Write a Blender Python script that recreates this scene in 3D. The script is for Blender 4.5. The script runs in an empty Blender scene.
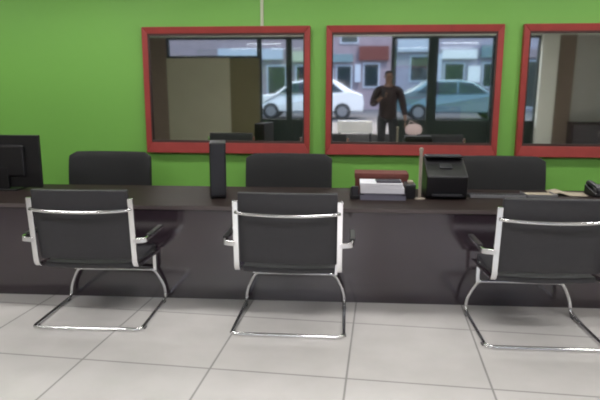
import bpy, bmesh, math, random
from mathutils import Vector, Matrix
random.seed(7)
S = bpy.context.scene
COL = S.collection
PI = math.pi

# ------------------------------------------------------------------ materials
def nt(name):
    m = bpy.data.materials.new(name); m.use_nodes = True
    n = m.node_tree; b = n.nodes['Principled BSDF']
    return m, n, b

def mat(name, col, rough=.5, metal=0., var=.0, scale=6., bump=0., bscale=80., coat=0., spec=.5):
    m, n, b = nt(name)
    b.inputs['Base Color'].default_value = (*col, 1)
    b.inputs['Roughness'].default_value = rough
    b.inputs['Metallic'].default_value = metal
    b.inputs['Specular IOR Level'].default_value = spec
    if coat: b.inputs['Coat Weight'].default_value = coat; b.inputs['Coat Roughness'].default_value = .05
    tc = n.nodes.new('ShaderNodeTexCoord')
    if var:
        no = n.nodes.new('ShaderNodeTexNoise'); no.inputs['Scale'].default_value = scale; no.inputs['Detail'].default_value = 4
        n.links.new(tc.outputs['Object'], no.inputs['Vector'])
        mx = n.nodes.new('ShaderNodeMix'); mx.data_type = 'RGBA'
        mx.inputs[6].default_value = (*[c*(1-var) for c in col], 1)
        mx.inputs[7].default_value = (*[min(1, c*(1+var)) for c in col], 1)
        n.links.new(no.outputs['Fac'], mx.inputs[0]); n.links.new(mx.outputs[2], b.inputs['Base Color'])
    if bump:
        n2 = n.nodes.new('ShaderNodeTexNoise'); n2.inputs['Scale'].default_value = bscale; n2.inputs['Detail'].default_value = 3
        n.links.new(tc.outputs['Object'], n2.inputs['Vector'])
        bp = n.nodes.new('ShaderNodeBump'); bp.inputs['Strength'].default_value = bump; bp.inputs['Distance'].default_value = .004
        n.links.new(n2.outputs['Fac'], bp.inputs['Height']); n.links.new(bp.outputs['Normal'], b.inputs['Normal'])
    return m

def tile_mat(name, ang, size, off):
    m, n, b = nt(name)
    tc = n.nodes.new('ShaderNodeTexCoord')
    mp = n.nodes.new('ShaderNodeMapping'); mp.vector_type = 'TEXTURE'
    mp.inputs['Location'].default_value = (off[0], off[1], 0); mp.inputs['Rotation'].default_value = (0, 0, ang)
    n.links.new(tc.outputs['Object'], mp.inputs['Vector'])
    br = n.nodes.new('ShaderNodeTexBrick'); br.offset = 0; br.squash = 1
    br.inputs['Scale'].default_value = 1; br.inputs['Brick Width'].default_value = size; br.inputs['Row Height'].default_value = size
    br.inputs['Mortar Size'].default_value = .007; br.inputs['Mortar Smooth'].default_value = .3; br.inputs['Bias'].default_value = 0
    br.inputs['Color1'].default_value = (.61, .588, .572, 1); br.inputs['Color2'].default_value = (.575, .556, .545, 1)
    br.inputs['Mortar'].default_value = (.33, .32, .31, 1)
    n.links.new(mp.outputs['Vector'], br.inputs['Vector'])
    no = n.nodes.new('ShaderNodeTexNoise'); no.inputs['Scale'].default_value = 3.5; no.inputs['Detail'].default_value = 6
    n.links.new(tc.outputs['Object'], no.inputs['Vector'])
    rp = n.nodes.new('ShaderNodeValToRGB'); rp.color_ramp.elements[0].color = (.93, .93, .92, 1); rp.color_ramp.elements[1].color = (1.04, 1.03, 1.03, 1)
    rp.color_ramp.elements[0].position = .3; rp.color_ramp.elements[1].position = .7
    n.links.new(no.outputs['Fac'], rp.inputs['Fac'])
    mx = n.nodes.new('ShaderNodeMix'); mx.data_type = 'RGBA'; mx.blend_type = 'MULTIPLY'; mx.inputs[0].default_value = 1
    n.links.new(br.outputs['Color'], mx.inputs[6]); n.links.new(rp.outputs['Color'], mx.inputs[7])
    n.links.new(mx.outputs[2], b.inputs['Base Color'])
    b.inputs['Roughness'].default_value = .22
    bp = n.nodes.new('ShaderNodeBump'); bp.inputs['Strength'].default_value = .3; bp.inputs['Distance'].default_value = .003; bp.invert = True
    n.links.new(br.outputs['Fac'], bp.inputs['Height']); n.links.new(bp.outputs['Normal'], b.inputs['Normal'])
    return m

def wood_mat(name, c1, c2, rough, coat=0., ior=1.5):
    m, n, b = nt(name)
    tc = n.nodes.new('ShaderNodeTexCoord'); mp = n.nodes.new('ShaderNodeMapping'); mp.inputs['Scale'].default_value = (1.2, 14, 14)
    n.links.new(tc.outputs['Object'], mp.inputs['Vector'])
    no = n.nodes.new('ShaderNodeTexNoise'); no.inputs['Scale'].default_value = 2.5; no.inputs['Detail'].default_value = 6; no.inputs['Distortion'].default_value = .6
    n.links.new(mp.outputs['Vector'], no.inputs['Vector'])
    rp = n.nodes.new('ShaderNodeValToRGB'); rp.color_ramp.elements[0].color = (*c1, 1); rp.color_ramp.elements[1].color = (*c2, 1)
    rp.color_ramp.elements[0].position = .35; rp.color_ramp.elements[1].position = .7
    n.links.new(no.outputs['Fac'], rp.inputs['Fac']); n.links.new(rp.outputs['Color'], b.inputs['Base Color'])
    b.inputs['Roughness'].default_value = rough; b.inputs['IOR'].default_value = ior
    if coat: b.inputs['Coat Weight'].default_value = coat; b.inputs['Coat Roughness'].default_value = .08
    return m

def glass_mat(name, tint=(.9, .95, .95), fac=.1):
    m = bpy.data.materials.new(name); m.use_nodes = True; n = m.node_tree
    n.nodes.remove(n.nodes['Principled BSDF']); out = n.nodes['Material Output']
    t = n.nodes.new('ShaderNodeBsdfTransparent'); t.inputs['Color'].default_value = (*tint, 1)
    g = n.nodes.new('ShaderNodeBsdfGlossy'); g.inputs['Roughness'].default_value = .02
    mx = n.nodes.new('ShaderNodeMixShader'); mx.inputs[0].default_value = fac
    n.links.new(t.outputs[0], mx.inputs[1]); n.links.new(g.outputs[0], mx.inputs[2]); n.links.new(mx.outputs[0], out.inputs['Surface'])
    return m

def emit_mat(name, col, s):
    m, n, b = nt(name)
    b.inputs['Base Color'].default_value = (*col, 1); b.inputs['Emission Color'].default_value = (*col, 1); b.inputs['Emission Strength'].default_value = s
    return m

M = {
 'green': mat('green_wall_paint', (.185, .445, .078), .55, var=.04, scale=1.2, bump=.05, bscale=60),
 'plain': mat('off_white_paint', (.62, .60, .56), .6, var=.03, scale=1.5),
 'tile': None,
 'ceil': mat('ceiling_board', (.72, .71, .69), .7, var=.03),
 'counter': wood_mat('dark_walnut_laminate', (.028, .017, .025), (.034, .022, .030), .13, 0, 1.85),
 'top': wood_mat('dark_walnut_worktop', (.024, .016, .015), (.032, .022, .020), .5, 0, 1.2),
 'edge': mat('worktop_edge_highlight', (.10, .08, .08), .3),
 'red': mat('red_stained_wood', (.32, .036, .030), .5, var=.25, scale=9),
 'frameshade': mat('frame_inner_shadow', (.05, .018, .014), .6),
 'mirror': mat('silvered_glass', (.76, .78, .78), .03, 1.0),
 'backing': mat('mirror_backing_board', (.10, .08, .06), .8),
 'chrome': mat('polished_chrome', (.82, .82, .83), .13, 1.0),
 'leather': mat('black_leatherette', (.030, .029, .033), .48, var=.15, scale=30, bump=.25, bscale=300),
 'mesh': mat('black_woven_fabric', (.012, .012, .013), .7, var=.25, scale=120, bump=.4, bscale=500),
 'plastic': mat('black_plastic', (.010, .009, .011), .4),
 'plastic2': mat('charcoal_plastic', (.030, .030, .036), .35),
 'grey': mat('grey_plastic', (.22, .22, .23), .4),
 'screen': mat('dark_screen_glass', (.01, .01, .012), .08),
 'white': mat('white_paper', (.80, .79, .85), .7, var=.05, scale=40),
 'bluegrey': mat('blue_grey_book_cover', (.17, .165, .22), .6, var=.1),
 'dark': mat('dark_folder_card', (.025, .02, .035), .6),
 'redbox': mat('red_brown_card', (.15, .040, .03), .7, var=.3, scale=12),
 'beige': mat('beige_paper', (.42, .36, .27), .7, var=.08),
 'pole': mat('beige_enamel', (.34, .29, .24), .45),
 'cream': mat('cream_enamel', (.50, .53, .38), .5),
 'panel': mat('olive_beige_board', (.42, .40, .29), .55, var=.08, scale=2),
 'panel2': mat('olive_brown_board', (.15, .13, .06), .55, var=.12, scale=2),
 'stone': mat('pale_plastered_pier', (.72, .72, .65), .7, var=.06, scale=4),
 'greywall': mat('warm_grey_plaster', (.42, .41, .38), .7, var=.05, scale=3),
 'brown': mat('brown_board', (.20, .15, .115), .6, var=.1),
 'alu': mat('dark_green_aluminium', (.015, .026, .021), .4, .3),
 'glass': glass_mat('clear_shop_glass'),
 'asphalt': mat('asphalt', (.09, .09, .095), .9, var=.2, scale=20),
 'pave': mat('concrete_paving', (.13, .125, .12), .85, var=.12, scale=5),
 'carwhite': mat('white_car_paint', (.82, .82, .83), .25, coat=.6),
 'carblue': mat('grey_blue_car_paint', (.14, .22, .26), .25, .2, coat=.6),
 'carglass': mat('car_window_glass', (.02, .03, .035), .05),
 'tyre': mat('tyre_rubber', (.02, .02, .02), .8),
 'lilac': mat('lilac_grey_render', (.34, .31, .38), .8, var=.15, scale=2),
 'pinkwall': mat('dusty_pink_render', (.30, .235, .265), .8, var=.2, scale=2),
 'signp': mat('pale_sign_board', (.50, .54, .62), .5),
 'skin': mat('skin', (.16, .085, .055), .5, var=.06),  # darkened: the backlit figure's shade is put into the skin colour
 'hair': mat('black_hair', (.012, .010, .009), .5),
 'shirt': mat('dark_maroon_cloth', (.018, .009, .008), .8, var=.2, scale=40),
 'trouser': mat('dark_trouser_cloth', (.016, .017, .018), .8, var=.2, scale=40),
 'pink': mat('pale_pink_plastic', (.62, .47, .46), .5),
 'lamp': emit_mat('lamp_diffuser', (1, .98, .95), 6.0),
}
M['tile'] = tile_mat('white_floor_tiles', -.0518, .802, (-1.735, 0.66))

# ------------------------------------------------------------------ mesh building
class MB:
    def __init__(s): s.v = []; s.f = []
    def add(s, v, f):
        o = len(s.v); s.v += [tuple(p) for p in v]; s.f += [tuple(i + o for i in q) for q in f]; return s
    def box(s, c, d, rot=None):
        x, y, z = (k / 2 for k in d)
        P = [Vector(p) for p in ((-x,-y,-z),(x,-y,-z),(x,y,-z),(-x,y,-z),(-x,-y,z),(x,-y,z),(x,y,z),(-x,y,z))]
        if rot is not None: P = [rot @ p for p in P]
        c = Vector(c)
        return s.add([p + c for p in P], [(0,3,2,1),(4,5,6,7),(0,1,5,4),(1,2,6,5),(2,3,7,6),(3,0,4,7)])
    def b2(s, a, b):
        return s.box([(i + j) / 2 for i, j in zip(a, b)], [abs(j - i) for i, j in zip(a, b)])
    def tube(s, path, r, n=10, closed=False, sec=None):
        """sweep along a path; sec = list of (a, b) section points, else a circle"""
        path = [Vector(p) for p in path]; N = len(path)
        sec = sec or [(r * math.cos(2*PI*k/n), r * math.sin(2*PI*k/n)) for k in range(n)]
        n = len(sec); V = []; up = None
        for i in range(N):
            if closed: t = path[(i+1) % N] - path[i-1]
            else: t = path[min(i+1, N-1)] - path[max(i-1, 0)]
            t.normalize()
            if up is None:
                up = Vector((1, 0, 0)) if abs(t.x) < .8 else Vector((0, 0, 1))
            up = (up - t * up.dot(t)).normalized(); w = t.cross(up)
            V += [path[i] + up * a + w * b for a, b in sec]
        F = []
        for i in range(N if closed else N - 1):
            j = (i + 1) % N
            for k in range(n):
                l = (k + 1) % n
                F.append((i*n+k, i*n+l, j*n+l, j*n+k))
        if not closed: F += [tuple(range(n))[::-1], tuple((N-1)*n + k for k in range(n))]
        return s.add(V, F)
    def lathe(s, prof, c=(0,0,0), n=20):
        c = Vector(c); V = []; F = []
        for r, z in prof: V += [c + Vector((r*math.cos(2*PI*k/n), r*math.sin(2*PI*k/n), z)) for k in range(n)]
        for i in range(len(prof)-1):
            for k in range(n):
                l = (k+1) % n; F.append((i*n+k, i*n+l, (i+1)*n+l, (i+1)*n+k))
        F += [tuple(range(n))[::-1], tuple((len(prof)-1)*n + k for k in range(n))]
        return s.add(V, F)
    def prism(s, prof, y0, y1, ax='y'):
        """extrude a 2-D outline; ax y: (x,z) outline along y; ax x: (y,z) outline along x"""
        n = len(prof)
        if ax == 'y': V = [(a, y0, b) for a, b in prof] + [(a, y1, b) for a, b in prof]
        else: V = [(y0, a, b) for a, b in prof] + [(y1, a, b) for a, b in prof]
        F = [tuple(range(n)), tuple(range(2*n-1, n-1, -1))] + [(k, n+k, n+(k+1) % n, (k+1) % n) for k in range(n)]
        return s.add(V, F)
    def build(s, name, m, parent=None, bev=0., smooth=False, sub=0, seg=2):
        me = bpy.data.meshes.new(name); me.from_pydata(s.v, [], s.f); me.update()
        bm = bmesh.new(); bm.from_mesh(me); bmesh.ops.recalc_face_normals(bm, faces=bm.faces); bm.to_mesh(me); bm.free()
        me.materials.append(m); o = bpy.data.objects.new(name, me); COL.objects.link(o)
        if parent is not None: o.parent = parent
        if smooth:
            for p in me.polygons: p.use_smooth = True
        if bev:
            d = o.modifiers.new('edge', 'BEVEL'); d.width = bev; d.segments = seg; d.limit_method = 'ANGLE'
        if sub:
            d = o.modifiers.new('soft', 'SUBSURF'); d.levels = sub; d.render_levels = sub
        return o

def fillet(pts, r, n=6):
    """round the inner corners of a polyline"""
    P = [Vector(p) for p in pts]; out = [P[0]]
    for i in range(1, len(P)-1):
        a, b, c = P[i-1], P[i], P[i+1]
        d1 = (a-b); d2 = (c-b); k = min(r, d1.length*.48, d2.length*.48)
        p, q = b + d1.normalized()*k, b + d2.normalized()*k
        for j in range(n+1):
            t = j/n; out.append(p*(1-t)**2 + b*2*t*(1-t) + q*t*t)
    out.append(P[-1]); return out

def tag(o, label=None, cat=None, group=None, kind=None):
    if label: o['label'] = label
    if cat: o['category'] = cat
    if group: o['group'] = group
    if kind: o['kind'] = kind
    return o
def thing(name, label, cat, loc=(0,0,0), rz=0., group=None):
    o = bpy.data.objects.new(name, None); COL.objects.link(o); o.empty_display_size = .1
    o.location = loc; o.rotation_euler = (0, 0, rz); return tag(o, label, cat, group)
def struct(mb, name, m, **k): return tag(mb.build(name, m, **k), kind='structure')
def children(o): return [c for c in COL.objects if c.parent == o]
def dup(o, parent=None):
    c = o.copy(); COL.objects.link(c)
    if parent is not None: c.parent = parent
    for ch in children(o): dup(ch, c)
    return c

# ------------------------------------------------------------------ the room
WY = 5.895                                   # plane of the green wall
XL, XR, YF, ZC = -6.4, 6.6, -2.75, 2.95
struct(MB().b2((XL-.2, YF-.15, -.1), (XR+.2, WY+.2, 0)), 'floor', M['tile'])
struct(MB().b2((XL-.2, WY, 0), (XR+.2, WY+.2, ZC)), 'wall_back', M['green'])
struct(MB().b2((XL-.2, YF-.15, 0), (XL, WY, ZC)), 'wall_left', M['plain'])
struct(MB().b2((XR, YF-.15, 0), (XR+.2, WY, ZC)), 'wall_right', M['plain'])
struct(MB().b2((XL-.2, YF-.15, ZC), (XR+.2, WY+.2, ZC+.12)), 'ceiling', M['ceil'])
struct(MB().b2((XL, WY-.012, 0), (XR, WY, .09)), 'baseboard_back', M['plain'], bev=.004)

# shopfront behind the camera: piers, boarded bays, mullions and panes
struct(MB().b2((XL, YF-.15, 2.78), (XR, YF, ZC)), 'trim_1', M['stone'])                       # lintel beam
struct(MB().b2((4.47, YF-.15, 0), (4.86, YF+.12, 2.78)), 'wall_front', M['stone'], bev=.01)   # plastered pier
struct(MB().b2((4.86, YF-.10, 0), (5.27, YF+.05, 2.78)), 'trim_2', M['brown'], bev=.006)
struct(MB().b2((5.27, YF-.15, 0), (XR, YF, 2.78)), 'trim_3', M['greywall'])
struct(MB().b2((-4.78, YF-.05, 0), (-3.14, YF+.02, 2.27)), 'trim_4', M['panel'], bev=.006)
struct(MB().b2((-3.14, YF-.07, 0), (-2.38, YF-.01, 2.27)), 'trim_5', M['panel2'], bev=.006)
struct(MB().b2((XL, YF-.15, 0), (-4.78, YF, 2.78)), 'trim_6', M['brown'])
def shop_window(name, x0, x1, z0, z1, bars, sill=0):
    w = 0.06
    mb = MB().b2((x0, YF-.12, z0), (x1, YF-.04, z0+w)).b2((x0, YF-.12, z1-w), (x1, YF-.04, z1))
    for b, bw in bars: mb.b2((b-bw/2, YF-.13, z0), (b+bw/2, YF-.03, z1))
    f = struct(mb, name, M['alu'], bev=.004)
    if sill: MB().b2((x0+.01, YF-.10, .02), (x1-.01, YF-.062, sill)).build('lower_panel', M['alu'], f, bev=.004)
    MB().b2((x0, YF-.085, z0+w), (x1, YF-.077, z1-w)).build('pane', M['glass'], f)
shop_window('window_1', -4.78, -2.38, 2.27, 2.78, [(-4.75, .06), (-2.41, .06)])
shop_window('window_2', -2.38, -.62, 0, 2.78, [(-2.35, .05), (-1.63, .15), (-.65, .06)], .74)
shop_window('window_3', .92, 4.47, 0, 2.78, [(.95, .06), (1.94, .24), (3.40, .08), (4.45, .04)], .74)

# ------------------------------------------------------------------ ceiling lamps (above the picture)
def ceiling_lamp(x, y, power, label):
    t = thing('ceiling_light', label, 'ceiling light', (x, y, ZC), group='ceiling light panels')
    fr = MB()
    for a, b in (((-.62,-.17),(.62,-.15)),((-.62,.15),(.62,.17)),((-.62,-.15),(-.60,.15)),((.60,-.15),(.62,.15))):
        fr.b2((*a, -.05), (*b, 0))
    fr.build('frame', M['grey'], t)
    MB().b2((-.60,-.15,-.04), (.60,.15,-.01)).build('diffuser', M['lamp'], t)
    l = bpy.data.lights.new('tube_light', 'AREA'); l.shape = 'RECTANGLE'; l.size = 1.18; l.size_y = .28; l.energy = power; l.color = (1, .985, .975)
    lo = bpy.data.objects.new('tube_light', l); COL.objects.link(lo); lo.parent = t; lo.location = (0, 0, -.055)
for x in (-4.2, -2.6, -1.0, .6, 2.2, 3.8):
    ceiling_lamp(x, 4.75, 7.0, 'flat white ceiling light panel above the reception counter')
for x in (-3.0, 0.2, 3.4):  # unseen panels, added to brighten the near floor
    ceiling_lamp(x, 1.9, 34, 'added unseen ceiling light panel above the open floor')

# ------------------------------------------------------------------ wall mirrors
def mirror(x0, x1, label):
    z0, z1, d = .976, 2.266, .06
    t = thing('wall_mirror', label, 'mirror', ((x0+x1)/2, WY-.002, z0), group='red framed mirrors on the green wall')
    w = (x1-x0)/2; h = z1-z0; s, tp, bt = .058, .068, .112
    fr = MB()
    def bar(a, b): fr.prism(a, b[0], b[1], b[2])
    # four mitred bars, the faces sloping in a little towards the glass
    O = [(-w, 0), (w, 0), (w, h), (-w, h)]; I = [(-w+s, bt), (w-s, bt), (w-s, h-tp), (-w+s, h-tp)]
    for k in range(4):
        l = (k+1) % 4
        V = [(O[k][0], 0, O[k][1]), (O[l][0], 0, O[l][1]), (I[l][0], 0, I[l][1]), (I[k][0], 0, I[k][1]),
             (O[k][0], -d, O[k][1]), (O[l][0], -d, O[l][1]), (I[l][0], -d+.012, I[l][1]), (I[k][0], -d+.012, I[k][1])]
        fr.add(V, [(0,3,2,1),(4,5,6,7),(0,1,5,4),(1,2,6,5),(2,3,7,6),(3,0,4,7)])
    f = fr.build('frame', M['red'], t, bev=.006)
    # dark strip round the glass, painting the shadow inside the frame
    sl = MB(); g = .022
    A = (-w+s-.002, w-s+.002, bt-.002, h-tp+.002)
    sl.b2((A[0], -.046, A[2]), (A[1], -.030, A[2]+g)); sl.b2((A[0], -.046, A[3]-g), (A[1], -.030, A[3]))
    sl.b2((A[0], -.046, A[2]+g), (A[0]+g*.6, -.030, A[3]-g)); sl.b2((A[1]-g*.6, -.046, A[2]+g), (A[1], -.030, A[3]-g))
    sl.build('shadow_strip', M['frameshade'], f)
    # glass leans a hair forward at its top, as a hung mirror does
    gl = MB().box((0, 0, 0), (2*(w-s)+.02, .004, h-tp-bt+.02)).build('glass', M['mirror'], t)
    gl.location = (0, -.022, (bt + h - tp)/2); gl.rotation_euler = (math.radians(.75), 0, 0)
    MB().b2((-w+.02, -.010, .02), (w-.02, -.002, h-.02)).build('backing_board', M['backing'], t)
    return t
mirror(-2.182, -.442, 'red framed wall mirror reflecting an olive board beside the end of a white car')
mirror(-.280, 1.452, 'red framed wall mirror reflecting a dark standing figure, above the stack of papers')
mirror(1.636, 3.376, 'red framed wall mirror cut by the picture edge, reflecting a pale pier')

# white cable trunking running up from the first mirror
t = thing('cable_trunking', 'thin white cable trunking running up the green wall from a mirror top', 'cable trunking', (-.935, WY-.001, 2.266))
MB().b2((-.016, -.016, 0), (.016, 0, ZC-2.266)).build('channel', M['cream'], t, bev=.003)
MB().b2((-.019, -.019, .30), (.019, 0, .34)).build('joint_clip', M['cream'], t, bev=.003)

# ------------------------------------------------------------------ reception counter
sk = math.atan(.030)
ct = thing('reception_counter', 'long dark brown wooden reception counter with a glossy plain front', 'counter', (0, 4.172, 0), sk)
CX0, CX1 = -4.6, 4.0
MB().b2((CX0, .012, 0), (CX1, .034, .716)).build('front_panel', M['counter'], ct, bev=.002)
MB().b2((CX0-.02, 0.0, .716), (CX1+.02, .95, .748)).build('worktop', M['top'], ct, bev=.003)
MB().b2((CX0-.02, -.003, .718), (CX1+.02, .0, .747)).build('edge_highlight', M['edge'], ct, bev=.001)  # paler strip: the highlight along the worktop's front edge, put into colour
for x in (CX0, -2.44, -.30, 1.84, CX1-.03):
    MB().b2((x, .034, 0), (x+.03, .72, .716)).build('side_panel', M['counter'], ct)

# ------------------------------------------------------------------ chrome visitor chairs
def visitor_chair(label):
    t = thing('visitor_chair', label, 'chair', group='chrome visitor chairs in front of the counter')
    R, P, Fy, hw, ht = -.325, -.285, .285, .377, .305       # rear bar, front bend, half width on the floor, half width at the top bar
    r = .0125
    # one bent tube: floor loop, two front legs leaning in, bar under the seat
    pts = [(0, R, r), (hw, R, r), (hw, Fy, r), (hw-.004, Fy+.012, .10), (ht+.02, Fy, .205), (ht-.01, Fy-.01, .250), (0, Fy-.01, .250)]
    half = fillet(pts, .055, 6)
    loop = half + [Vector((-p.x, p.y, p.z)) for p in reversed(half[1:-1])]
    base = MB().tube(loop, r, 10, closed=True).build('sled_base', M['chrome'], t, smooth=True)
    for sx in (-1, 1):
        for y in (R+.06, Fy-.06):
            MB().b2((sx*hw-.016, y-.022, 0), (sx*hw+.016, y+.022, .008)).build('floor_glide', M['plastic'], base, bev=.002)
    # side frames: flat chrome bar, back post turning into the seat rail
    sec = [(-.018, -.008), (.018, -.008), (.018, .008), (-.018, .008)]
    pw = .340
    for sx in (-1, 1):
        path = fillet([(sx*pw, P-.015, .915), (sx*pw, P+.025, .435), (sx*pw, Fy+.0, .408)], .05, 6)
        f = MB().tube(path, 0, sec=sec).build('side_frame', M['chrome'], t, bev=.003)
        MB().b2((sx*(pw-.03)-.012, Fy-.03, .250), (sx*(pw-.03)+.012, Fy+.0, .405)).build('riser', M['chrome'], f, bev=.002)
        # arm: a chrome bracket that steps out of the post and carries a black pad forward
        ap = fillet([(sx*pw, P+.005, .622), (sx*(pw+.085), P+.010, .628), (sx*(pw+.085), P+.10, .634), (sx*(pw+.085), P+.36, .636)], .03, 5)
        a = MB().tube(ap, 0, sec=[(-.016,-.007),(.016,-.007),(.016,.007),(-.016,.007)]).build('armrest', M['chrome'], t, bev=.002)
        MB().b2((sx*(pw+.085)-.018, P+.07, .640), (sx*(pw+.085)+.018, P+.35, .656)).build('arm_pad', M['plastic'], a, bev=.006)
    # crossbar behind the back, bowed to the rear
    cp = [(x*pw, P-.016-.040*(1-x*x)**.6, .838 - .012*(1-x*x)) for x in [-1+2*i/16 for i in range(17)]]
    MB().tube(cp, .0115, 10).build('back_bar', M['chrome'], t, smooth=True)
    # upholstered sling: back
    def pad(rows, w, th, name, bow):
        V, F = [], []; n = 10
        for (y, z, ny, nz) in rows:
            for k in range(n+1):
                u = -1 + 2*k/n; c = bow*(1-u*u)
                V.append((u*w, y+ny*(c)+ny*th/2, z+nz*c+nz*th/2))
            for k in range(n, -1, -1):
                u = -1 + 2*k/n; c = bow*(1-u*u)
                V.append((u*w, y+ny*c-ny*th/2, z+nz*c-nz*th/2))
        m = 2*(n+1)
        for i in range(len(rows)-1):
            for k in range(m):
                l = (k+1) % m; F.append((i*m+k, i*m+l, (i+1)*m+l, (i+1)*m+k))
        F += [tuple(range(m))[::-1], tuple((len(rows)-1)*m+k for k in range(m))]
        return MB().add(V, F).build(name, M['leather'], t, bev=.006, smooth=True)
    rows = [(P+.065-.070*k/9, .484+.486*k/9, -.99, -.13) for k in range(10)]
    b = pad(rows, pw-.018, .032, 'backrest', .012)
    rows = [(P+.08+.50*k/9, .432 - .006*math.sin(k/9*PI), 0, 1) for k in range(10)]
    rows.append((P+.60, .415, .35, .93))
    pad(rows, pw-.03, .04, 'seat', -.012)
    return t
vc = visitor_chair('chrome framed black visitor chair at the counter, nearest the computer screen')
vc.location = (-1.80, 3.80, 0); vc.rotation_euler.z = .05
for x, y, rz, lb in ((-.412, 3.822, .012, 'chrome framed black visitor chair at the counter, between the computer tower and paper stack'),
                     (1.243, 3.785, .02, 'chrome framed black visitor chair at the counter, in front of the printer and keyboard')):
    c = dup(vc); c.location = (x, y, 0); c.rotation_euler.z = rz; c['label'] = lb

# ------------------------------------------------------------------ staff chairs behind the counter (they face the camera)
def staff_chair(label):
    t = thing('staff_chair', label, 'chair', group='staff chairs behind the counter')
    V, F = [], []
    nx, nz = 12, 8; w, z0, z1 = .425, .50, 1.015
    # curved upholstered back with rounded corners
    pr = []
    for k in range(nx+1):
        pr.append(-1+2*k/nx)
    def outline(u): return 1 - .16*max(0, abs(u)-.80)/.20*max(0, abs(u)-.80)/.20
    for side in (-1, 1):
        for i in range(nz+1):
            v = i/nz
            for u in pr:
                top = z0 + (z1-z0)*v
                if v > .5: top = z0 + (z1-z0)*(.5 + (v-.5)*outline(u))
                y = .21 - .07*u*u + .05*v + side*.035*(1-.5*abs(2*v-1)**4)
                V.append((u*w, y, top))
    N = nx+1; K = N*(nz+1)
    for i in range(nz):
        for k in range(nx):
            a = i*N+k
            F.append((a, a+1, a+N+1, a+N)); F.append((K+a, K+a+N, K+a+N+1, K+a+1))
    for k in range(nx):
        F.append((k, K+k, K+k+1, k+1)); a = nz*N+k; F.append((a, a+1, K+a+1, K+a))
    for i in range(nz):
        a = i*N; F.append((a, a+N, K+a+N, K+a)); a = i*N+nx; F.append((a, K+a, K+a+N, a+N))
    MB().add(V, F).build('backrest', M['mesh'], t, smooth=True, bev=.008)
    MB().box((0, 0, .475), (.54, .46, .085)).build('seat', M['mesh'], t, bev=.03, seg=3)
    MB().tube(fillet([(0, .05, .42), (0, .25, .42), (0, .275, .62)], .06), .0, sec=[(-.035,-.008),(.035,-.008),(.035,.008),(-.035,.008)]).build('back_bracket', M['plastic'], t)
    for sx in (-1, 1):
        a = MB().tube(fillet([(sx*.24, .05, .44), (sx*.315, .05, .44), (sx*.315, .05, .66)], .03), .014, 8).build('armrest', M['plastic'], t, smooth=True)
        MB().b2((sx*.315-.03, -.08, .655), (sx*.315+.03, .12, .68)).build('arm_pad', M['plastic'], a, bev=.01)
    MB().lathe([(.028, .11), (.028, .25), (.02, .25), (.02, .43)]).build('gas_column', M['plastic'], t, smooth=False)
    st = MB()
    for k in range(5):
        an = 2*PI*k/5 + PI/2
        st.tube([(0, 0, .11), (.27*math.cos(an), .27*math.sin(an), .075)], 0, sec=[(-.02,-.014),(.02,-.014),(.02,.014),(-.02,.014)])
    base = st.build('star_base', M['plastic'], t)
    for k in range(5):
        an = 2*PI*k/5 + PI/2
        cs = MB().tube([(.27*math.cos(an)-.022, .27*math.sin(an), .028), (.27*math.cos(an)+.022, .27*math.sin(an), .028)], .028, 12)
        cs.b2((.27*math.cos(an)-.01, .27*math.sin(an)-.01, .03), (.27*math.cos(an)+.01, .27*math.sin(an)+.01, .075))
        cs.build('caster', M['plastic'], base)
    return t
sc = staff_chair('black staff chair behind the counter, next to the computer screen')
sc.location = (-2.44, 5.30, -.0)
for x, y, lb in ((-.618, 5.30, 'black staff chair behind the counter, under the gap between two mirrors'),
                 (1.395, 5.30, 'black staff chair behind the counter, beyond the printer and keyboard')):
    c = dup(sc); c.location = (x, y, 0); c['label'] = lb

# ------------------------------------------------------------------ things on the counter
TZ = .748
# computer screen, seen from behind
t = thing('computer_monitor', 'black computer screen seen from behind at the counter end', 'monitor', (-3.07, 4.72, TZ), .04)
hs = MB().prism([(-.33, .02), (.33, .02), (.33, .485), (-.33, .485)], -.015, .02).build('screen_housing', M['plastic'], t, bev=.008)
MB().b2((-.20, -.045, .12), (.20, -.012, .40)).build('rear_bulge', M['plastic'], hs, bev=.02)
MB().b2((-.31, .02, .055), (.31, .023, .465)).build('screen', M['screen'], hs)
MB().b2((-.05, -.05, .012), (.05, -.02, .20)).build('stand', M['plastic'], t, bev=.006)
MB().b2((-.14, -.10, 0), (.14, .09, .014)).build('stand_base', M['plastic'], t, bev=.006)

# upright computer tower
t = thing('computer_tower', 'narrow black computer tower standing upright on the counter', 'computer', (-1.118, 4.62, TZ), .22)
MB().b2((-.066, -.17, .012), (.066, .17, .455)).build('case', M['plastic'], t, bev=.008)
MB().b2((-.056, -.173, .03), (.056, -.169, .445)).build('rear_plate', M['plastic2'], t, bev=.002)
for sx in (-1, 1):
    for sy in (-1, 1): MB().b2((sx*.05-.012, sy*.145-.012, 0), (sx*.05+.012, sy*.145+.012, .013)).build('foot', M['plastic'], t)

# the pile of papers
def flat(name, label, cat, c, d, z, m, rz=0., bev=.003, group=None):
    t = thing(name, label, cat, (c[0], c[1], z), rz, group); return t
t = flat('ledger_book', 'thick blue grey ledger at the bottom of the paper pile', 'book', (.255, 4.66), 0, TZ, 0, .02)
MB().b2((-.175, -.125, .004), (.172, .122, .036)).build('pages', M['white'], t)
MB().prism([(-.185, 0), (-.185, .04), (.18, .04), (.18, .036), (-.178, .036), (-.178, .004), (.18, .004), (.18, 0)], -.13, .13).build('cover', M['bluegrey'], t)
MB().b2((-.183, -.1305, 0), (.18, -.1285, .038)).build('spine_strip', M['bluegrey'], t)
t = flat('folder', 'flat dark folder lying between ledger and white papers', 'folder', (.255, 4.66), 0, TZ+.0405, 0, -.01)
MB().b2((-.185, -.135, 0), (.185, .135, .012)).build('cover', M['dark'], t, bev=.002)
MB().b2((-.15, -.1355, .003), (.15, -.1345, .009)).build('paper_edge', M['bluegrey'], t)
z = TZ+.053
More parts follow.
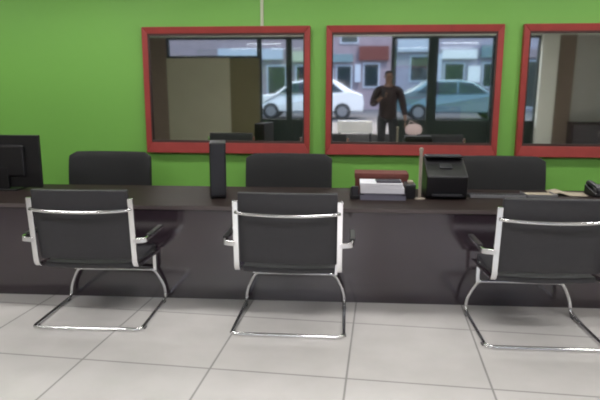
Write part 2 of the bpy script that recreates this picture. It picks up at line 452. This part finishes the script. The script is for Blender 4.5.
for k, (dx, dz, hh, lb) in enumerate(((0, .0, .046, 'white paper ream lying on the dark folder'), (-.01, .01, .036, 'white paper ream topmost on the pile'))):
    o = MB().box((0, 0, hh/2), (.352 - .01*k, .25, hh)).build('paper_ream', M['white'], bev=.002)
    o.location = (.25+dx, 4.665, z); o.rotation_euler.z = dz; z += hh + .0005
    tag(o, lb, 'paper', 'paper reams on the counter')
t = thing('notebook', 'small dark notebook lying on top of the white paper pile', 'book', (.30, 4.64, z), .05)
MB().b2((-.10, -.075, 0), (.10, .075, .012)).build('cover', M['dark'], t, bev=.002)
MB().b2((-.096, -.071, .003), (.102, .077, .009)).build('pages', M['white'], t)
t = thing('card_box', 'red brown cardboard box behind the white paper pile', 'box', (.255, 4.94, TZ), -.01)
MB().b2((-.225, -.12, 0), (.225, .12, .150)).build('body', M['redbox'], t, bev=.003)
MB().b2((-.230, -.125, .138), (.230, .125, .178)).build('lid', M['redbox'], t, bev=.004)
t = thing('hole_punch', 'black hole punch standing against the paper pile, away from the pole', 'hole punch', (.025, 4.60, TZ), .1)
MB().b2((-.035, -.05, 0), (.035, .06, .03)).build('base', M['plastic'], t, bev=.004)
MB().prism([(-.05, .03), (.055, .03), (.06, .085), (-.05, .11)], -.028, .028, 'x').build('lever', M['plastic2'], t, bev=.006)
t = thing('file_box', 'small black desk box between the paper pile and the pole', 'box', (.482, 4.70, TZ), 0)
MB().b2((-.04, -.09, 0), (.04, .09, .105)).build('body', M['plastic'], t, bev=.004)
MB().b2((-.042, -.092, .100), (.042, .092, .118)).build('lid', M['plastic2'], t, bev=.003)
o = MB().b2((-.022, -.03, 0), (.022, .03, .022)).build('eraser', M['beige'], bev=.006)
o.location = (.485, 4.70, TZ+.1185); tag(o, 'small beige eraser block lying on the black desk box', 'eraser')
# beige pole
t = thing('desk_pole', 'thin upright beige pole on a small round foot on the counter', 'pole', (.556, 4.62, TZ))
MB().lathe([(.0, 0), (.045, 0), (.045, .008), (.014, .014)]).build('foot', M['pole'], t)
MB().lathe([(.0135, .010), (.0135, .40)], n=14).build('shaft', M['pole'], t, smooth=False)
MB().lathe([(.017, .395), (.017, .415), (.006, .422)], n=14).build('cap', M['pole'], t)
# printer
t = thing('desktop_printer', 'boxy black desktop printer beside the beige pole', 'printer', (.775, 4.80, TZ), .0)
MB().prism([(-.17, .03), (-.19, .19), (.10, .320), (.19, .320), (.19, 0), (-.15, 0)], -.165, .165, 'x').build('body', M['plastic'], t, bev=.012)
MB().b2((-.155, .02, .318), (.155, .185, .335)).build('scanner_lid', M['plastic'], t, bev=.006)
MB().box((0, -.05, .2585), (.10, .07, .012), Matrix.Rotation(math.radians(24.1), 3, 'X')).build('control_panel', M['plastic2'], t, bev=.003)
MB().b2((-.12, -.215, .028), (.12, -.15, .045)).build('paper_tray', M['plastic2'], t, bev=.003)
# keyboard and loose sheets along the worktop
t = thing('keyboard', 'grey computer keyboard lying on the counter beside the printer', 'keyboard', (1.205, 4.78, TZ), .01)
MB().prism([(-.065, 0), (.065, 0), (.065, .020), (-.065, .028)], -.225, .225, 'x').build('case', M['grey'], t, bev=.003)
ks = MB()
for r_ in range(5):
    for k in range(15): ks.box((-.203+.029*k, -.048+.024*r_, .029-.0014*r_), (.024, .019, .007))
ks.build('keys', M['plastic2'], t)
t['label'] = 'grey computer keyboard lying on the counter beside the printer'
t = thing('document_tray', 'low grey tray of papers on the counter next to the keyboard', 'tray', (1.575, 4.86, TZ), .02)
tr = MB().b2((-.125, -.10, 0), (.125, .10, .005)); tr.b2((-.125, -.10, 0), (.125, -.096, .028)); tr.b2((-.125, -.10, 0), (-.121, .10, .028)); tr.b2((.121, -.10, 0), (.125, .10, .028))
tr.build('tray', M['grey'], t)
MB().b2((-.115, -.09, .0055), (.115, .095, .016)).build('sheets', M['beige'], t)
# open beige papers
V, F = [], []
for i in range(9):
    for j in range(5):
        u, v = i/8-.5, j/4-.5
        V.append((u*.30, v*.21, .004 + .022*math.exp(-((u+.25)/.18)**2) + .010*abs(u)))
for i in range(8):
    for j in range(4): F.append((i*5+j, (i+1)*5+j, (i+1)*5+j+1, i*5+j+1))
mb = MB().add(V, F); o = mb.build('paper_sheets', M['beige'], smooth=True)
sol = o.modifiers.new('thick', 'SOLIDIFY'); sol.thickness = .004
o.location = (1.845, 4.98, TZ+.001); o.rotation_euler.z = -.15; tag(o, 'curled beige papers lying on the counter near the black telephone', 'papers')
# desk telephone
t = thing('desk_telephone', 'black desk telephone on the counter cut by the picture edge', 'telephone', (2.11, 4.95, TZ), .08)
MB().prism([(-.10, 0), (.10, 0), (.10, .085), (-.10, .03)], -.09, .12, 'x').build('base', M['plastic'], t, bev=.006)
h = MB().tube([(-.055, -.085, .065), (-.055, -.03, .085), (-.055, .04, .098), (-.055, .095, .108)], 0, sec=[(-.02,-.012),(.02,-.012),(.02,.012),(-.02,.012)])
h.box((-.055, -.075, .050), (.046, .05, .03)); h.box((-.055, .085, .093), (.046, .05, .03))
h.build('handset', M['plastic2'], t, bev=.006)
kb = MB()
for r_ in range(4):
    for k in range(3): kb.box((.005+.028*k, -.06+.028*r_, .045+.0077*r_+.004), (.02, .018, .008), Matrix.Rotation(.27, 3, 'X'))
kb.build('keypad', M['grey'], t)

# ------------------------------------------------------------------ behind the camera: what the mirrors show
# street
struct(MB().b2((-16, -30, -.12), (18, YF-.15, -.02)), 'floor_street_bed', M['pave'])
struct(MB().b2((-16, -7.6, -.02), (18, YF-.95, .30)), 'floor_pavement', M['pave'], bev=.01)
struct(MB().b2((-16, -17.0, -.02), (18, -7.6, .26)), 'floor_road', M['asphalt'])
def car(name, label, x, y, length, paint, rz):
    t = thing(name, label, 'car', (x, y, .26), rz)
    L = length/2; k = length/4.3
    prof = [(-L, .30), (-L-.02, .62), (-L+.10, .86), (-L+.95*k, .95), (-L+1.55*k, 1.38), (-L+2.1*k, 1.47), (L-1.1*k, 1.46), (L-.45*k, 1.05), (L-.06, .93), (L, .60), (L-.03, .30)]
    half, n = .84, len(prof)
    V = []
    for sy in (-1, 1):
        for (a, b) in prof: V.append((a, sy*(half if b < 1.0 else half-.20*(b-1.0)/.45), b))
    F = [tuple(range(n)), tuple(range(2*n-1, n-1, -1))] + [(i, n+i, n+(i+1) % n, (i+1) % n) for i in range(n)]
    MB().add(V, F).build('body', paint, t, bev=.05, seg=3)
    for sy in (-1, 1):
        wn = MB()
        for poly in ([(-L+1.12*k, 1.0), (-L+1.62*k, 1.34), (-L+2.1*k, 1.39), (-L+2.1*k, 1.0)], [(-L+2.18*k, 1.0), (-L+2.18*k, 1.39), (L-1.2*k, 1.38), (L-.75*k, 1.02)]):
            V = []
            for e in (0, .012):
                for a, b in poly: V.append((a, sy*(half-.20*max(0, b-1.0)/.45 + e), b))
            wn.add(V, [(0,1,2,3),(7,6,5,4)] + [(i, 4+i, 4+(i+1) % 4, (i+1) % 4) for i in range(4)])
        wn.build('side_window', M['carglass'], t)
        for wx in (-L+.80*k, L-.80*k):
            w = MB().tube([(wx, sy*(half-.19), .31), (wx, sy*(half+.015), .31)], .31, 20).build('wheel', M['tyre'], t, bev=.02)
            MB().tube([(wx, sy*(half+.005), .31), (wx, sy*(half+.025), .31)], .19, 16).build('hub_cap', M['grey'], w)
        MB().b2((-L-.035, sy*.60-.16, .62), (-L+.06, sy*.60+.16, .76)).build('headlamp', M['signp'], t, bev=.02)
    a, b = Vector((-L+1.0*k, 0, .99)), Vector((-L+1.50*k, 0, 1.36))
    MB().add([(a.x-.02, -.68, a.z), (a.x-.02, .68, a.z), (b.x-.02, .60, b.z), (b.x-.02, -.60, b.z), (a.x+.03, -.68, a.z-.02), (a.x+.03, .68, a.z-.02), (b.x+.03, .60, b.z-.02), (b.x+.03, -.60, b.z-.02)],
             [(0,1,2,3),(7,6,5,4),(0,4,5,1),(1,5,6,2),(2,6,7,3),(3,7,4,0)]).build('windscreen', M['carglass'], t)
car('parked_car', 'white hatchback parked on the street, seen in the mirrors', -1.75, -10.5, 4.3, M['carwhite'], 0)
car('parked_car', 'grey blue saloon parked on the street, seen in the mirrors', 3.75, -10.2, 4.4, M['carblue'], PI)

def house(name, label, x0, x1, y, h, wall, wins, band):
    t = thing(name, label, 'building', ((x0+x1)/2, y, 0)); w = (x1-x0)/2
    MB().b2((-w, -4, 0), (w, 0, h)).build('wall', wall, t)
    MB().b2((-w-.1, -4, h), (w+.1, .15, h+.2)).build('cornice', M['signp'], t)
    for (a, b, z0, z1) in wins:
        f = MB().b2((a-.08, 0, z0-.08), (b+.08, .06, z1+.08)).build('window_frame', M['signp'], t)
        MB().b2((a, .05, z0), (b, .075, z1)).build('pane', M['carglass'], f)
    for (a, b, z0, z1, m) in band: MB().b2((a, 0, z0), (b, .25, z1)).build('sign_board', M[m], t)
house('street_building', 'dusty pink shop building across the street', -12, 1.9, -18.2, 7.0, M['pinkwall'],
      [(-1.6, -.2, .5, 2.3), (.6, 1.5, .5, 2.4), (2.1, 3.0, 1.0, 2.4), (4.2, 4.9, .5, 2.4), (5.6, 6.3, 1.4, 2.5), (4.4, 5.2, 3.6, 4.8), (2.2, 3.2, 3.9, 5.2)],
      [(-2, 1.4, 2.75, 3.3, 'signp'), (1.9, 3.2, 2.65, 3.15, 'cream'), (3.6, 5.0, 2.6, 3.0, 'carblue'), (5.3, 6.8, 2.7, 3.4, 'redbox'), (3.3, 4.0, 1.7, 2.3, 'signp'), (5.1, 5.4, 1.6, 2.5, 'signp')])
house('street_building', 'lilac grey building with dark windows across the street', 2.15, 14, -18.0, 8.0, M['lilac'],
      [(-5.2, -4.2, 1.7, 2.85), (-3.5, -2.6, .5, 2.5), (-1.6, -.6, 1.4, 2.5), (.2, 1.4, .4, 2.6), (3.6, 4.8, 1.4, 2.8)],
      [(-5.9, -4.0, 3.1, 3.7, 'signp'), (-3.7, -2.0, 2.75, 3.2, 'carwhite'), (-1.8, .0, 2.8, 3.4, 'carblue'), (-4.0, -3.7, 1.5, 3.0, 'signp'), (.1, 1.6, 2.8, 3.2, 'pinkwall'), (-2.4, -1.8, 1.6, 2.4, 'carwhite')])

# white display unit just inside the shopfront
t = thing('display_unit', 'low white display unit just inside the shop opening, seen in a mirror', 'display unit', (.05, -2.1, 0))
MB().b2((-.42, -.16, .48), (.42, .16, .76)).build('cabinet', M['carwhite'], t, bev=.01)
for sx in (-1, 1): MB().b2((sx*.37-.03, -.14, 0), (sx*.37+.03, .14, .48)).build('leg', M['plastic'], t, bev=.004)

# dark cabinet by the shopfront
t = thing('storage_cabinet', 'dark low storage cabinet by the grey plaster wall, seen in a mirror', 'cabinet', (5.85, YF+.28, 0))
MB().b2((-.62, -.24, .06), (.62, .20, .70)).build('body', M['counter'], t, bev=.004)
MB().b2((-.60, -.22, 0), (.60, .17, .06)).build('plinth', M['plastic'], t)
MB().b2((-.64, -.25, .70), (.64, .23, .73)).build('top', M['top'], t, bev=.003)
for sx in (-1, 1):
    d = MB().b2((sx*.31-.30, .20, .075), (sx*.31+.30, .22, .69)).build('door', M['counter'], t, bev=.003)
    MB().tube(fillet([(sx*.06, .22, .42), (sx*.06, .25, .42), (sx*.06, .25, .54), (sx*.06, .22, .54)], .012, 3), .006, 8).build('handle', M['chrome'], d)

# person standing behind the camera in dark clothes
def skin_body(name, joints, bones, m, parent, sub=2):
    me = bpy.data.meshes.new(name); me.from_pydata([j[0] for j in joints], bones, []); me.update(); me.materials.append(m)
    o = bpy.data.objects.new(name, me); COL.objects.link(o); o.parent = parent
    sk_ = o.modifiers.new('skin', 'SKIN'); sk_.use_smooth_shade = True
    if not me.skin_vertices: me.skin_vertices.new(name='')
    for i, j in enumerate(joints):
        r = j[1]; me.skin_vertices[0].data[i].radius = r if isinstance(r, tuple) else (r, r); me.skin_vertices[0].data[i].use_root = (i == 0)
    d = o.modifiers.new('soft', 'SUBSURF'); d.levels = sub; d.render_levels = sub
    return o
p = thing('person', 'person in dark clothes standing and holding a phone, seen in the middle mirror', 'person', (.72, -.25, 0))
p.scale = (1.12, 1.1, 1.04)
J = [((0,0,.98),(.125,.09)), ((0,0,1.15),(.135,.09)), ((0,.01,1.35),(.17,.115)), ((0,0,1.50),(.11,.08)), ((0,.01,1.58),(.055,.055)),
     ((-.10,0,.90),.095), ((-.11,.02,.52),.062), ((-.12,-.01,.11),.042), ((-.125,.15,.045),.035),
     ((.10,0,.90),.095), ((.11,.02,.52),.062), ((.12,-.01,.11),.042), ((.125,.15,.045),.035),
     ((-.205,0,1.46),.062), ((-.27,.03,1.17),.045), ((-.17,.24,1.30),.032), ((-.12,.31,1.35),.028),
     ((.205,0,1.46),.062), ((.28,-.01,1.16),.045), ((.32,.08,.92),.032), ((.325,.10,.86),.028)]
B = [(0,1),(1,2),(2,3),(3,4),(0,5),(5,6),(6,7),(7,8),(0,9),(9,10),(10,11),(11,12),(3,13),(13,14),(14,15),(15,16),(3,17),(17,18),(18,19),(19,20)]
# body: one continuous surface with neck, head and hands
def finger(root, d, n, length, bend):
    pass
HJ = list(J); HB = list(B)
HJ += [((0,.02,1.66),(.068,.080)), ((0,.025,1.74),(.078,.095)), ((0,.015,1.81),(.060,.075))]
HB += [(4,21),(21,22),(22,23)]
body = skin_body('body', HJ, HB, M['skin'], p)
def fingers(base, dirv, side, curl):
    dirv = Vector(dirv).normalized(); side = Vector(side).normalized(); curl = Vector(curl).normalized(); b = Vector(base)
    for k in range(4):
        L_ = (.030, .034, .032, .025)[k]; s0 = b + side*(.027-.018*k)
        a1 = s0 + dirv*.045; a2 = a1 + dirv*L_ + curl*.012; a3 = a2 + (dirv*.4+curl).normalized()*L_*.8
        skin_body('finger', [(tuple(s0), .011), (tuple(a1), .0095), (tuple(a2), .0088), (tuple(a3), .0075)], [(0,1),(1,2),(2,3)], M['skin'], body, 1)
    s0 = b + side*.026 - dirv*.01; a1 = s0 + side*.022 + dirv*.02 + curl*.012; a2 = a1 + dirv*.03 + curl*.012
    skin_body('thumb', [(tuple(s0), .012), (tuple(a1), .0105), (tuple(a2), .0085)], [(0,1),(1,2)], M['skin'], body, 1)
fingers((-.11, .325, 1.365), (.5, .35, .8), (.8, -.1, -.5), (.3, .8, -.2))
fingers((.327, .105, .835), (0, .1, -1), (0, 1, .1), (-1, 0, -.2))
# clothes
SJ = [((0,0,1.12),(.180,.130)), ((0,0,.83),(.205,.160)), ((0,.01,1.35),(.200,.135)), ((0,0,1.495),(.125,.095)), ((-.205,0,1.465),.085), ((-.290,.03,1.165),.072), ((-.19,.205,1.275),.046),
      ((.205,0,1.465),.085), ((.282,-.01,1.155),.070), ((.315,.065,.955),.046)]
skin_body('shirt', SJ, [(0,1),(0,2),(2,3),(3,4),(4,5),(5,6),(3,7),(7,8),(8,9)], M['shirt'], p)
TJ = [((0,0,1.0),(.150,.118)), ((-.10,0,.88),.110), ((-.11,.02,.52),.080), ((-.12,-.01,.09),.066), ((.10,0,.88),.110), ((.11,.02,.52),.080), ((.12,-.01,.09),.066)]
skin_body('trousers', TJ, [(0,1),(1,2),(2,3),(0,4),(4,5),(5,6)], M['trouser'], p)
for sx in (-1, 1):
    skin_body('shoe', [((sx*.12, -.06, .048), (.046, .046)), ((sx*.123, .06, .046), (.050, .042)), ((sx*.126, .19, .034), (.044, .030))], [(0,1),(1,2)], M['plastic'], p)
    MB().lathe([(.0, -.02), (.012, -.016), (.015, 0), (.012, .016), (0, .02)], (sx*.082, .02, 1.725), 10).build('ear', M['skin'], body, smooth=True)
    MB().lathe([(.0, -.010), (.008, -.007), (.011, 0), (.008, .007), (0, .010)], (sx*.032, .112, 1.745), 10).build('eye', M['hair'], body, smooth=True)
MB().add([(-.016,.105,1.69),(.016,.105,1.69),(0,.145,1.70),(0,.112,1.75)], [(0,1,2),(1,3,2),(3,0,2),(0,3,1)]).build('nose', M['skin'], body, sub=1, smooth=True)
MB().box((0, .108, 1.662), (.044, .012, .010)).build('mouth', M['shirt'], body, bev=.003)
skin_body('hair', [((0,-.015,1.72),(.085,.085)), ((0,-.01,1.79),(.085,.092)), ((0,.01,1.845),(.062,.070))], [(0,1),(1,2)], M['hair'], p)
ph = thing('mobile_phone', 'black mobile phone held up by the person in dark clothes', 'phone', (.72-.125, -.25+.44, 1.43))
MB().box((0, 0, .04), (.074, .009, .15)).build('case', M['plastic'], ph, bev=.006)
MB().box((0, -.0055, .04), (.066, .002, .138)).build('screen', M['screen'], ph)
# pale pink bag hanging from the other hand
t = thing('carrier_bag', 'pale pink carrier bag hanging from the hand of the person', 'bag', (.72+.53, -.25+.16, .60))
MB().add([(-.17,-.05,0),(.17,-.05,0),(.17,.05,0),(-.17,.05,0),(-.20,-.07,.14),(.20,-.07,.14),(.20,.07,.14),(-.20,.07,.14),(-.15,-.03,.26),(.15,-.03,.26),(.15,.03,.26),(-.15,.03,.26)],
         [(3,2,1,0),(0,1,5,4),(1,2,6,5),(2,3,7,6),(3,0,4,7),(4,5,9,8),(5,6,10,9),(6,7,11,10),(7,4,8,11),(8,9,10,11)]).build('pouch', M['pink'], t, smooth=True, sub=2)
MB().tube(fillet([(-.10, 0, .23), (-.085, -.01, .30), (-.06, -.01, .305), (.08, 0, .23)], .04), .007, 8).build('handle', M['pink'], t, smooth=True)

# ------------------------------------------------------------------ light
w = bpy.data.worlds.new('World'); S.world = w; w.use_nodes = True
n = w.node_tree; bg = n.nodes['Background']
sky = n.nodes.new('ShaderNodeTexSky'); sky.sky_type = 'NISHITA'; sky.sun_disc = False
sky.sun_elevation = math.radians(48); sky.sun_rotation = math.radians(200); sky.dust_density = 4.0; sky.air_density = 1.0
n.links.new(sky.outputs['Color'], bg.inputs['Color']); bg.inputs['Strength'].default_value = .7
sl = bpy.data.lights.new('sun', 'SUN'); sl.energy = 2.6; sl.angle = math.radians(3); sl.color = (1, .96, .9)
so = bpy.data.objects.new('sun', sl); COL.objects.link(so); so.location = (0, -5, 20)
so.rotation_euler = Vector((-.35, -.55, -.9)).to_track_quat('-Z', 'Y').to_euler()    # falls on the facades across the street, not into the room

# ------------------------------------------------------------------ camera
f_px, yaw, pit, rol = 563.92, .0922, .1845, .0026
F = Vector((-math.sin(yaw)*math.cos(pit), math.cos(yaw)*math.cos(pit), -math.sin(pit)))
R0 = Vector((math.cos(yaw), math.sin(yaw), 0)); U0 = R0.cross(F)
R1 = R0*math.cos(rol) + U0*math.sin(rol); U1 = -R0*math.sin(rol) + U0*math.cos(rol)
cam = bpy.data.cameras.new('camera'); cam.sensor_width = 36; cam.lens = f_px/600*36; cam.clip_start = .02
co = bpy.data.objects.new('camera', cam); COL.objects.link(co)
co.matrix_world = Matrix(((R1.x, U1.x, -F.x, 0), (R1.y, U1.y, -F.y, 0), (R1.z, U1.z, -F.z, 1.5862), (0, 0, 0, 1)))
S.camera = co

S.view_settings.view_transform = 'Standard'; S.view_settings.look = 'None'; S.view_settings.gamma = 1; S.view_settings.use_curve_mapping = False
S.view_settings.exposure = 0.21
S.cycles.max_bounces = 10; S.cycles.diffuse_bounces = 5; S.cycles.glossy_bounces = 6; S.cycles.transparent_max_bounces = 12
S.cycles.filter_width = 2.0; S.cycles.use_denoising = True; S.cycles.sample_clamp_indirect = 6
